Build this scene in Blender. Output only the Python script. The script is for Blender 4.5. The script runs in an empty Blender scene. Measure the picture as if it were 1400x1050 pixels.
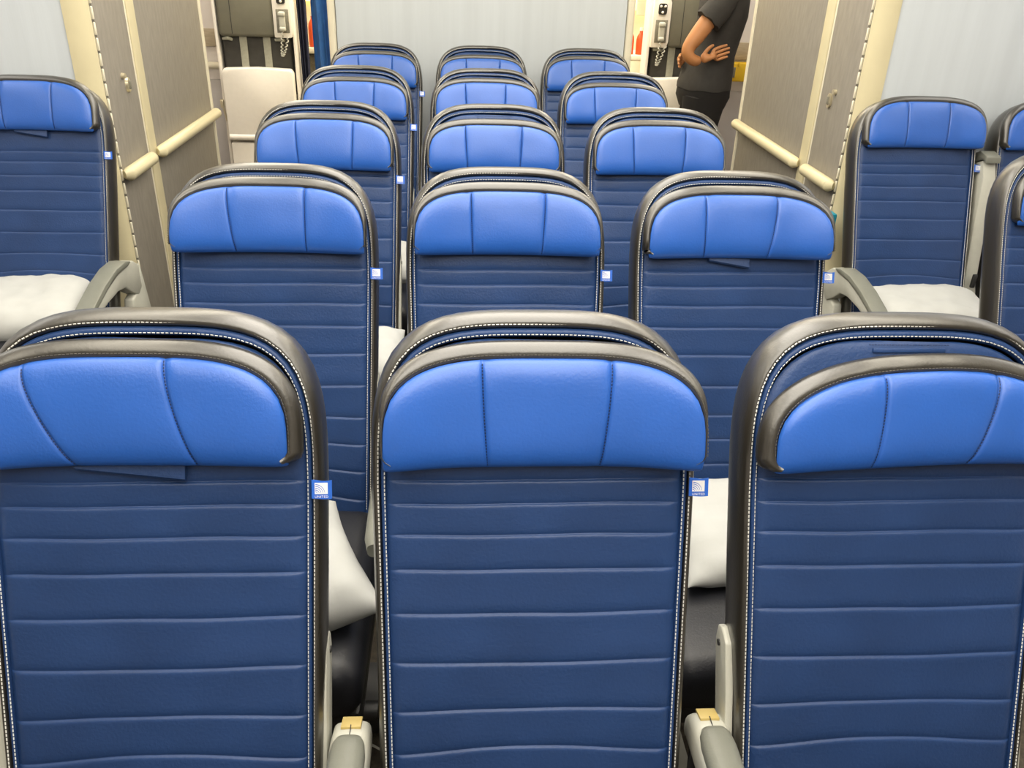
import bpy, bmesh, math, random
from mathutils import Vector, Matrix, noise
random.seed(7)
PI = math.pi
SC = bpy.context.scene
COL = SC.collection

# ------------------------------------------------------------------ camera
TOP = 1.17            # height of the seat tops
PITCH = 0.81          # seat pitch
SP = 0.501            # seat spacing
Y1 = 1.012            # top of the nearest seat back
SL = 0.38             # recline slope dy/dz
cam_d = bpy.data.cameras.new('camera')
cam = bpy.data.objects.new('camera', cam_d)
COL.objects.link(cam)
SC.camera = cam
cam_d.sensor_width = 36.0
cam_d.lens = 36.0 * 1147.4 / 1400.0
cam_d.clip_start = 0.02
cx_ = Vector((0.99810078, -0.05398966, 0.02966379))
cu_ = Vector((-0.00113812, 0.46529466, 0.88515512))
cf_ = Vector((0.06159163, 0.88350778, -0.46434952))
cam.matrix_world = Matrix(((cx_.x, cu_.x, -cf_.x, -0.10077), (cx_.y, cu_.y, -cf_.y, 0.0),
                           (cx_.z, cu_.z, -cf_.z, 1.59544), (0, 0, 0, 1)))

# ------------------------------------------------------------------ light
w = bpy.data.worlds.new('world')
SC.world = w
w.use_nodes = True
w.node_tree.nodes['Background'].inputs[0].default_value = (1.0, 0.97, 0.92, 1)
w.node_tree.nodes['Background'].inputs[1].default_value = 0.35
SC.view_settings.view_transform = 'Standard'
SC.view_settings.look = 'None'
SC.view_settings.gamma = 1.0
SC.view_settings.use_curve_mapping = False
SC.view_settings.exposure = 0.35


def area(name, loc, size, power, col, rot=(0, 0, 0)):
    l = bpy.data.lights.new(name, 'AREA')
    l.shape = 'RECTANGLE'
    l.size, l.size_y = size
    l.energy = power
    l.color = col
    o = bpy.data.objects.new(name, l)
    o.location = loc
    o.rotation_euler = rot
    COL.objects.link(o)
    return o


WARM = (1.0, 0.90, 0.70)
COOL = (0.93, 0.96, 1.0)
area('ceiling_wash_light', (0, 1.3, 2.22), (1.1, 4.4), 40, (1.0, 0.93, 0.81))
for sx in (-1, 1):
    area('aisle_wash_light', (sx * 1.0, 1.8, 2.24), (0.35, 5.4), 19, WARM)
for sx in (-1, 1):
    area('side_wash_light', (sx * 2.2, 2.0, 2.24), (0.6, 3.0), 16, (1.0, 0.95, 0.86))
area('rear_wash_light', (0, 4.0, 2.24), (2.6, 0.35), 5, WARM)
area('crew_area_light', (0, 5.0, 2.24), (3.6, 0.5), 42, (1.0, 0.92, 0.78))
area('galley_light', (0, 6.1, 2.2), (2.6, 0.5), 45, (1.0, 0.86, 0.62))

# ------------------------------------------------------------------ materials


def mat(name, col, rough=0.5, noise_amt=0.0, noise_scale=40, bump=0.0, bump_scale=300, metal=0.0,
        spec=0.5, sheen=0.0, coat=0.0, stretch=None, emit=None, emit_s=0.0):
    m = bpy.data.materials.new(name)
    m.use_nodes = True
    nt = m.node_tree
    b = nt.nodes['Principled BSDF']
    b.inputs['Roughness'].default_value = rough
    b.inputs['Metallic'].default_value = metal
    b.inputs['Specular IOR Level'].default_value = spec
    if sheen:
        b.inputs['Sheen Weight'].default_value = sheen
    if coat:
        b.inputs['Coat Weight'].default_value = coat
        b.inputs['Coat Roughness'].default_value = 0.3
    if emit:
        b.inputs['Emission Color'].default_value = (*emit, 1)
        b.inputs['Emission Strength'].default_value = emit_s
    tc = nt.nodes.new('ShaderNodeTexCoord')
    src = tc.outputs['Object']
    if stretch:
        mp = nt.nodes.new('ShaderNodeMapping')
        mp.inputs['Scale'].default_value = stretch
        nt.links.new(src, mp.inputs[0])
        src = mp.outputs[0]
    n = nt.nodes.new('ShaderNodeTexNoise')
    n.inputs['Scale'].default_value = noise_scale
    n.inputs['Detail'].default_value = 4
    nt.links.new(src, n.inputs['Vector'])
    r = nt.nodes.new('ShaderNodeValToRGB')
    k = noise_amt
    r.color_ramp.elements[0].position = 0.3
    r.color_ramp.elements[1].position = 0.7
    r.color_ramp.elements[0].color = (*[max(0, c * (1 - k)) for c in col], 1)
    r.color_ramp.elements[1].color = (*[min(1, c * (1 + k)) for c in col], 1)
    nt.links.new(n.outputs['Fac'], r.inputs[0])
    nt.links.new(r.outputs[0], b.inputs['Base Color'])
    if bump:
        n2 = nt.nodes.new('ShaderNodeTexNoise')
        n2.inputs['Scale'].default_value = bump_scale
        n2.inputs['Detail'].default_value = 3
        nt.links.new(src, n2.inputs['Vector'])
        bp = nt.nodes.new('ShaderNodeBump')
        bp.inputs['Strength'].default_value = bump
        bp.inputs['Distance'].default_value = 0.002
        nt.links.new(n2.outputs['Fac'], bp.inputs['Height'])
        nt.links.new(bp.outputs[0], b.inputs['Normal'])
    return m


M = {}
M['blue'] = mat('bright_blue_leather', (0.016, 0.110, 0.49), 0.42, 0.06, 9, 0.18, 260, spec=0.6, coat=0.35)
M['navy'] = mat('navy_leather', (0.017, 0.048, 0.152), 0.40, 0.14, 7, 0.3, 220, spec=0.4)
M['black'] = mat('black_leather', (0.022, 0.019, 0.014), 0.34, 0.1, 12, 0.2, 240, spec=1.0, coat=0.7)
M['cushion'] = mat('dark_seat_leather', (0.014, 0.015, 0.02), 0.42, 0.1, 12, 0.2, 240)
M['stitch'] = mat('pale_thread', (0.80, 0.80, 0.76), 0.7)
M['stitch_dark'] = mat('dark_thread', (0.01, 0.025, 0.09), 0.7)
M['stitch_tan'] = mat('grey_thread', (0.10, 0.095, 0.08), 0.7)
M['plastic'] = mat('light_grey_plastic', (0.50, 0.50, 0.44), 0.38, 0.03)
M['arm_pad'] = mat('grey_arm_pad', (0.19, 0.195, 0.165), 0.40, 0.05, 30, 0.15)
M['gold'] = mat('ochre_button', (0.50, 0.38, 0.13), 0.4)
M['tag_blue'] = mat('tag_blue', (0.02, 0.13, 0.62), 0.5)
M['tag_white'] = mat('tag_white', (0.85, 0.86, 0.9), 0.5)
M['pillow'] = mat('white_pillow', (0.50, 0.51, 0.50), 0.85, 0.03, 20, 0.3, 30)
M['metal'] = mat('seat_frame_metal', (0.06, 0.06, 0.06), 0.45, metal=0.6)
M['bulk'] = mat('bluish_white_laminate', (0.60, 0.65, 0.70), 0.55, 0.04, 22, 0.12, 120, stretch=(1, 1, 0.06))
M['greige'] = mat('greige_woven_laminate', (0.29, 0.265, 0.225), 0.6, 0.09, 60, 0.3, 260, stretch=(1, 1, 0.25))
M['cream'] = mat('cream_trim', (0.68, 0.61, 0.40), 0.4, 0.03, 10)
M['creamlight'] = mat('pale_cream_trim', (0.80, 0.75, 0.60), 0.4, 0.03, 10)
M['lining'] = mat('pale_wall_lining', (0.80, 0.76, 0.74), 0.5, 0.03, 8)
M['lining2'] = mat('lavender_wall_lining', (0.58, 0.56, 0.57), 0.5, 0.03, 8)
M['band'] = mat('beige_band', (0.47, 0.40, 0.29), 0.5, 0.12, 14, stretch=(1, 1, 6))
M['carpet'] = mat('dark_carpet', (0.060, 0.050, 0.036), 0.95, 0.4, 60, 0.6, 200)
M['ceil'] = mat('ceiling_panel', (0.82, 0.80, 0.74), 0.6)
M['chrome'] = mat('latch_metal', (0.75, 0.68, 0.5), 0.28, metal=0.7)
M['darkgap'] = mat('dark_rubber', (0.02, 0.02, 0.02), 0.7)
M['olive'] = mat('grey_olive_cushion', (0.145, 0.14, 0.105), 0.6, 0.1, 9, 0.3, 90)
M['charcoal'] = mat('charcoal_fabric', (0.045, 0.043, 0.038), 0.8, 0.15, 30)
M['belt'] = mat('grey_webbing', (0.33, 0.33, 0.27), 0.7, 0.1, 60)
M['jumpwhite'] = mat('cream_white_shell', (0.88, 0.84, 0.77), 0.38, 0.02)
M['navycloth'] = mat('navy_curtain_cloth', (0.012, 0.014, 0.04), 0.85, 0.2, 40)
M['bluecloth'] = mat('blue_curtain_cloth', (0.02, 0.10, 0.33), 0.8, 0.15, 20)
M['red'] = mat('orange_red_plastic', (0.72, 0.09, 0.02), 0.4)
M['yellow'] = mat('yellow_box', (0.85, 0.55, 0.02), 0.45)
M['pink'] = mat('pink_label', (0.70, 0.25, 0.22), 0.5)
M['glow'] = mat('lit_lamp', (1, 0.75, 0.3), 0.5, emit=(1.0, 0.62, 0.18), emit_s=3.0)
M['lamp'] = mat('ceiling_lamp', (1, 1, 1), 0.5, emit=(1.0, 0.93, 0.8), emit_s=2.0)
M['skin'] = mat('skin', (0.46, 0.20, 0.075), 0.5, 0.06, 12)
M['shirt'] = mat('charcoal_shirt_cloth', (0.028, 0.026, 0.024), 0.85, 0.15, 30)
M['trousers'] = mat('black_trouser_cloth', (0.006, 0.005, 0.005), 0.9, 0.1, 30)
M['hair'] = mat('dark_hair', (0.02, 0.012, 0.008), 0.6)
M['shoe'] = mat('black_shoe', (0.01, 0.01, 0.01), 0.4)
M['eye'] = mat('eye_white', (0.8, 0.8, 0.78), 0.3)
M['lips'] = mat('lips', (0.42, 0.13, 0.09), 0.5)
M['teal'] = mat('teal_plastic', (0.02, 0.30, 0.42), 0.5)
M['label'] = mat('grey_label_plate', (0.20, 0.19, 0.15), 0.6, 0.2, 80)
M['window'] = mat('dark_glass', (0.05, 0.06, 0.08), 0.1)

# ------------------------------------------------------------------ helpers


def link(name, me, parent=None, smooth=True):
    o = bpy.data.objects.new(name, me)
    COL.objects.link(o)
    if parent:
        o.parent = parent
    if smooth:
        me.shade_smooth()
    return o


def mesh_obj(name, verts, faces, m, parent=None, smooth=True, loc=None, rot=None):
    me = bpy.data.meshes.new(name)
    me.from_pydata([tuple(v) for v in verts], [], faces)
    me.materials.append(m)
    o = link(name, me, parent, smooth)
    if loc is not None:
        o.location = loc
    if rot is not None:
        o.rotation_euler = rot
    return o


def bm_obj(name, bm, m, parent=None, smooth=False, loc=None, rot=None, autos=True):
    bmesh.ops.recalc_face_normals(bm, faces=bm.faces)
    me = bpy.data.meshes.new(name)
    bm.to_mesh(me)
    bm.free()
    me.materials.append(m)
    if autos:
        me.shade_smooth()
        try:
            me.set_sharp_from_angle(angle=0.7)
        except Exception:
            pass
    o = link(name, me, parent, False)
    if loc is not None:
        o.location = loc
    if rot is not None:
        o.rotation_euler = rot
    return o


def add_box(bm, c, s, bev=0.0, seg=2, mtx=None):
    r = bmesh.ops.create_cube(bm, size=1.0)
    vs = r['verts']
    T = Matrix.Translation(c) @ (mtx if mtx else Matrix.Identity(4)) @ Matrix.Diagonal((*s, 1))
    bmesh.ops.transform(bm, matrix=T, verts=vs)
    if bev > 0:
        es = list({e for v in vs for e in v.link_edges})
        bmesh.ops.bevel(bm, geom=es, offset=bev, segments=seg, profile=0.5, affect='EDGES')


def box(name, c, s, m, parent=None, bev=0.003, seg=2, rot=None):
    bm = bmesh.new()
    add_box(bm, (0, 0, 0), s, bev, seg)
    return bm_obj(name, bm, m, parent, loc=c, rot=rot)


def tube_bm(bm, pts, rad, n=10, close_ends=True):
    """round tube along pts; rad number or list"""
    pts = [Vector(p) for p in pts]
    rings = []
    for i, p in enumerate(pts):
        t = (pts[min(i + 1, len(pts) - 1)] - pts[max(i - 1, 0)]).normalized()
        a = Vector((0, 0, 1)) if abs(t.z) < 0.9 else Vector((0, 1, 0))
        s = t.cross(a).normalized()
        u = s.cross(t)
        r = rad[i] if isinstance(rad, (list, tuple)) else rad
        rings.append([bm.verts.new(p + (s * math.cos(2 * PI * k / n) + u * math.sin(2 * PI * k / n)) * r) for k in range(n)])
    for i in range(len(rings) - 1):
        for k in range(n):
            bm.faces.new((rings[i][k], rings[i][(k + 1) % n], rings[i + 1][(k + 1) % n], rings[i + 1][k]))
    if close_ends:
        bm.faces.new(rings[0])
        bm.faces.new(rings[-1][::-1])


def tube(name, pts, rad, m, parent=None, n=10):
    bm = bmesh.new()
    tube_bm(bm, pts, rad, n)
    return bm_obj(name, bm, m, parent)


def prism(name, poly, x0, x1, m, parent=None, bev=0.003, axis='x', loc=None, rot=None):
    """extrude polygon: axis x -> poly in (y,z); axis y -> poly in (x,z)"""
    bm = bmesh.new()
    f = {'x': lambda p, a: (a, p[0], p[1]), 'y': lambda p, a: (p[0], a, p[1]), 'z': lambda p, a: (p[0], p[1], a)}[axis]
    A = [bm.verts.new(f(p, x0)) for p in poly]
    B = [bm.verts.new(f(p, x1)) for p in poly]
    bm.faces.new(A)
    bm.faces.new(B[::-1])
    n = len(poly)
    for i in range(n):
        bm.faces.new((A[i], B[i], B[(i + 1) % n], A[(i + 1) % n]))
    if bev:
        bmesh.ops.recalc_face_normals(bm, faces=bm.faces)
        es = [e for e in bm.edges if len(e.link_faces) == 2 and e.calc_face_angle(0) > 0.5]
        bmesh.ops.bevel(bm, geom=es, offset=bev, segments=2, profile=0.5, affect='EDGES')
    return bm_obj(name, bm, m, parent, loc=loc, rot=rot)


def empty(name, loc, label, cat, group=None, rot=None):
    o = bpy.data.objects.new(name, None)
    o.empty_display_size = 0.1
    COL.objects.link(o)
    o.location = loc
    if rot:
        o.rotation_euler = rot
    return tag(o, label, cat, group)


def tag(o, label, cat, group=None):
    o['label'] = label
    o['category'] = cat
    if group:
        o['group'] = group
    return o


def struct(o):
    o['kind'] = 'structure'
    return o


def copy_tree(o, parent=None):
    c = o.copy()
    COL.objects.link(c)
    if parent:
        c.parent = parent
    for ch in list(o.children):
        copy_tree(ch, c)
    return c


# ------------------------------------------------------------------ structure (the cabin)
XW = 1.30     # lavatory side walls along the aisles
struct(box('floor', (0, 2.4, -0.02), (6.0, 9.6, 0.04), M['carpet'], bev=0))
struct(box('ceiling', (0, 2.4, 2.32), (6.0, 9.6, 0.04), M['ceil'], bev=0))
struct(box('wall_left', (-2.98, 2.4, 1.15), (0.04, 9.6, 2.3), M['lining'], bev=0))
struct(box('wall_right', (2.98, 2.4, 1.15), (0.04, 9.6, 2.3), M['lining'], bev=0))
struct(box('wall_rear', (0, 7.18, 1.15), (6.0, 0.04, 2.3), M['creamlight'], bev=0))
struct(box('wall_front', (0, -2.38, 1.15), (6.0, 0.04, 2.3), M['lining'], bev=0))

# middle bulkhead behind the last row
bk = empty('bulkhead', (0, 4.50, 0), 'wide bluish white bulkhead panel behind the last row of middle seats', 'bulkhead')
box('bulkhead_body', (0.006, 0.16, 1.15), (1.50, 0.30, 2.3), M['cream'], bk, 0.01)
box('bulkhead_panel', (0.006, -0.005, 1.16), (1.425, 0.03, 2.24), M['bulk'], bk, 0.004)
for sx in (-1, 1):
    box('edge_trim', (0.006 + sx * 0.733, -0.012, 1.15), (0.036, 0.05, 2.29), M['creamlight'], bk, 0.012, 3)
box('kick_strip', (0.006, -0.026, 0.06), (1.42, 0.012, 0.12), M['creamlight'], bk, 0.003)


def lavatory(side, label_main):
    s = side
    X = s * XW
    r = empty('lavatory', (X, 2.995, 0), label_main, 'lavatory')
    # local x grows away from the aisle (times s)
    Lx = lambda a: s * a
    box('front_panel', (Lx(0.865), 0.02, 1.15), (1.59, 0.03, 2.28), M['bulk'], r, 0.004)
    # rounded corner post between front face and aisle side
    pts = []
    for k in range(9):
        a = PI / 2 * k / 8
        pts.append((0.07 - 0.07 * math.sin(a), 0.045 - 0.045 * math.cos(a)))
    poly = [(s * (px_), py_) for px_, py_ in pts] + [(s * 0.08, 0.06)]
    prism('corner_post', poly, 0.0, 2.29, M['cream'], r, 0, 'z')
    # hinge: row of knuckles
    bm = bmesh.new()
    for k in range(46):
        z = 0.06 + k * 0.048
        add_box(bm, (Lx(-0.001), 0.055, z), (0.008, 0.009, 0.040), 0.002, 1)
    bm_obj('hinge', bm, M['creamlight'], r)
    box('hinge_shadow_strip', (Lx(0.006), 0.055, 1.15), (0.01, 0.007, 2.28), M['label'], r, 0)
    d = box('lavatory_door', (Lx(0.012), 0.212, 1.15), (0.024, 0.292, 2.26), M['greige'], r, 0.002)
    box('door_edge_strip', (Lx(-0.009), 0.143, 0.0), (0.008, 0.012, 2.26), M['creamlight'], d, 0.001)
    # latch : small knob above oval ring
    bm = bmesh.new()
    bmesh.ops.create_cone(bm, cap_ends=True, segments=20, radius1=0.024, radius2=0.021, depth=0.01,
                          matrix=Matrix.Rotation(PI / 2, 4, 'Y'))
    bmesh.ops.transform(bm, matrix=Matrix.Diagonal((1, 0.72, 1.15, 1)), verts=bm.verts)
    la = bm_obj('latch_plate', bm, M['chrome'], d, loc=(Lx(-0.016), 0.040, -0.045))
    bm = bmesh.new()
    bmesh.ops.create_cone(bm, cap_ends=True, segments=16, radius1=0.010, radius2=0.009, depth=0.014,
                          matrix=Matrix.Rotation(PI / 2, 4, 'Y'))
    bm_obj('latch_knob', bm, M['chrome'], d, loc=(Lx(-0.018), 0.005, -0.01))
    bm = bmesh.new()
    add_box(bm, (0, 0, 0), (0.010, 0.010, 0.03), 0.003)
    bm_obj('latch_slider', bm, M['label'], d, loc=(Lx(-0.022), 0.040, -0.045))
    box('door_post', (Lx(0.010), 0.405, 1.15), (0.03, 0.075, 2.29), M['cream'], r, 0.006, 3)
    box('side_panel', (Lx(0.02), 0.87, 1.15), (0.03, 0.86, 2.28), M['greige'], r, 0.002)
    box('end_trim', (Lx(0.014), 1.30, 1.15), (0.036, 0.022, 2.29), M['creamlight'], r, 0.006)
    # handrails
    for y0, y1, nm in ((0.05, 0.325, 'door_rail'), (0.42, 1.28, 'hand_rail')):
        bm = bmesh.new()
        tube_bm(bm, [(Lx(-0.012), y0, 0.83), (Lx(-0.024), y0 + 0.012, 0.83), (Lx(-0.024), y1 - 0.012, 0.83), (Lx(-0.012), y1, 0.83)],
                [0.014, 0.024, 0.024, 0.014], 12)
        bm_obj(nm, bm, M['cream'], r)
        box(nm + '_mount', (Lx(-0.004), (y0 + y1) / 2, 0.83), (0.016, (y1 - y0) * 0.8, 0.02), M['cream'], r, 0.002)
    box('lavatory_body', (Lx(0.87), 0.68, 1.15), (1.60, 1.24, 2.28), M['lining'], r, 0)
    return r


lavatory(-1, 'grey-beige lavatory unit with latch and handrail beside the left aisle')
lavatory(1, 'grey-beige lavatory unit with latch and handrail beside the right aisle')

# ------------------------------------------------------------------ seat
ZB = 0.40
HW = 0.219
ZC = 0.95
NEXP = 3.5
nrm = Vector((0, -1, SL)).normalized()


def P3(x, z, w_=0.0):
    """point of the back: x across, z height, w_ offset towards the sitter (local, origin on floor under top)"""
    return Vector((x, -SL * (TOP - z), z)) + nrm * w_


def half_w(z):
    if z <= ZC:
        return HW - 0.010 * max(0, (ZC - z)) / 0.5
    r = (z - ZC) / (TOP - ZC)
    return HW * max(0.0, 1 - r ** NEXP) ** (1 / NEXP)


def outline(n_side=16, n_arc=22):
    """open outline bottom-left -> top -> bottom-right; list of ((x,z),(nx,nz))"""
    L = []
    for i in range(n_side):
        z = ZB + (ZC - ZB) * i / n_side
        L.append((-half_w(z), z))
    for i in range(n_arc + 1):
        a = PI / 2 * i / n_arc
        L.append((-HW * math.cos(a) ** (2 / NEXP), ZC + (TOP - ZC) * math.sin(a) ** (2 / NEXP)))
    L = resample(L, 46)
    R_ = [(-x, z) for x, z in L[:-1]][::-1]
    pts = L + R_
    out = []
    for i, p in enumerate(pts):
        a = pts[max(0, i - 1)]
        b = pts[min(len(pts) - 1, i + 1)]
        tx, tz = b[0] - a[0], b[1] - a[1]
        l = math.hypot(tx, tz)
        out.append((p, (-tz / l, tx / l)))   # outward normal (left of travel)
    return out


def resample(L, n):
    d = [0]
    for a, b in zip(L, L[1:]):
        d.append(d[-1] + math.hypot(b[0] - a[0], b[1] - a[1]))
    out = []
    j = 0
    for i in range(n):
        t = d[-1] * i / (n - 1)
        while j < len(d) - 2 and d[j + 1] < t:
            j += 1
        k = (t - d[j]) / max(1e-9, d[j + 1] - d[j])
        out.append((L[j][0] * (1 - k) + L[j + 1][0] * k, L[j][1] * (1 - k) + L[j + 1][1] * k))
    return out


OUT = outline()


def ring(name, prof, m, parent, cap=False, wob=0.0):
    V, F = [], []
    n = len(prof)
    for idx, ((x, z), (nx, nz)) in enumerate(OUT):
        for j, (i_, w_) in enumerate(prof):
            i_ = i_ * (0.62 + 0.32 * max(0, nz)) if w_ > -0.03 or i_ < 0.04 else i_
            ww = w_ + (wob * noise.noise(Vector((x * 9, z * 9, j * 0.4))) if 0 < j < n - 1 else 0)
            V.append(P3(x - nx * i_, z - nz * i_, ww))
    for a in range(len(OUT) - 1):
        for j in range(n - 1):
            F.append((a * n + j, a * n + j + 1, (a + 1) * n + j + 1, (a + 1) * n + j))
    if cap:
        F.append([a * n for a in range(len(OUT))])
    return mesh_obj(name, V, F, m, parent)


def stitches(name, path, m, parent, pitch=0.0056, ln=0.0037, wd=0.0019, h=0.0010):
    """path: list of Vector positions + normal"""
    V, F = [], []
    pos = 0.0
    for (a, na), (b, nb) in zip(path, path[1:]):
        seg = (b - a).length
        while pos < seg:
            t = (b - a).normalized()
            c = a + t * pos
            n_ = na
            s = t.cross(n_).normalized()
            k = len(V)
            for e in (-1, 1):
                base = c + t * (e * ln / 2)
                V += [base - s * wd / 2, base + n_ * h, base + s * wd / 2]
            F += [(k, k + 1, k + 4, k + 3), (k + 1, k + 2, k + 5, k + 4), (k, k + 2, k + 1), (k + 3, k + 4, k + 5)]
            pos += pitch
        pos -= seg
    return mesh_obj(name, V, F, m, parent, smooth=False)


def outline_path(inset, w_, zmin=0.45):
    L = []
    for (x, z), (nx, nz) in OUT:
        q = inset * (0.62 + 0.32 * max(0, nz))
        xx, zz = x - nx * q, z - nz * q
        if zz < zmin:
            continue
        L.append((P3(xx, zz, w_), nrm))
    return L


GROOVES = [0.961, 0.931, 0.891, 0.845, 0.788, 0.723, 0.656, 0.598, 0.54, 0.48]


def make_panel(parent, seed=0):
    zs = set()
    for i in range(31):
        zs.add(round(ZB + (ZC - ZB) * i / 30, 5))
    for i in range(1, 15):
        a = PI / 2 * i / 15
        zs.add(round(ZC + (TOP - ZC - 0.0335) * math.sin(a) ** (2 / NEXP), 5))
    zs.add(TOP - 0.0335)
    for g in GROOVES:
        for o_ in (-0.012, -0.007, -0.0045, -0.003, -0.0018, -0.0008, 0, 0.0008, 0.0018, 0.003, 0.0045, 0.007, 0.012):
            zs.add(round(g + o_, 5))
    zs = sorted(zs)
    nx_ = 34
    V, F = [], []
    INS = 0.0325
    INX = 0.0200
    for z in zs:
        if z <= ZC:
            X = half_w(z) - INX
        else:
            r = min(1, (z - ZC) / (TOP - INS - ZC))
            X = (HW - INX) * max(0.0, 1 - r ** NEXP) ** (1 / NEXP)
        for k in range(nx_ + 1):
            u = -1 + 2 * k / nx_
            u = math.sin(u * PI / 2) * 0.45 + u * 0.55
            x = u * X
            # distance from side edge
            d = min(X - abs(x), (TOP - INS - z) * 0.9)
            w_ = -0.003 + 0.006 * (1 - math.exp(-max(d, 0) / 0.005))
            w_ += 0.004 * (1 - u * u)
            # pads
            fade = 1 / (1 + math.exp((abs(x) - 0.188) / 0.0025))
            for gi, g in enumerate(GROOVES):
                wav = 0.0
                if gi >= 5:
                    wav = 0.006 * (gi - 4) * 0.5 * (1 - (x / 0.19) ** 4) - 0.002 * (gi - 4)
                dz = z - g
                if abs(dz) < 0.02:
                    if dz > 0:
                        w_ -= fade * 0.0030 * math.exp(-dz / 0.006)
                    else:
                        w_ += fade * (0.0016 * math.exp(dz / 0.010) - 0.0046 * math.exp(dz / 0.0016))
            w_ += 0.0016 * noise.noise(Vector((x * 11 + seed * 7, z * 16, seed)))
            # gentle waviness of the channel seams
            dzw = 0.0022 * noise.noise(Vector((x * 7, z * 9, seed * 3.1 + 5))) * fade
            if z < 0.70:
                dzw += (0.70 - z) * 0.10 * (1 - (x / 0.2) ** 2) ** 2 * fade * (1 if abs(x) < 0.2 else 0)
            V.append(P3(x, z + dzw, w_))
    n = nx_ + 1
    for a in range(len(zs) - 1):
        for k in range(nx_):
            F.append((a * n + k, a * n + k + 1, (a + 1) * n + k + 1, (a + 1) * n + k))
    return mesh_obj('back_panel', V, F, M['navy'], parent)


def headrest_shape(hw, zt, zb, zc, n):
    def top(x):
        r = min(1, abs(x) / hw)
        return zc + (zt - zc) * max(0, 1 - r ** n) ** (1 / n)

    def bot(x):
        r = min(1, abs(x) / hw)
        c = 0.02
        return zb + c - c * max(0, 1 - r ** 14) ** (1 / 14) - 0.004 * r * r
    return top, bot


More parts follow.
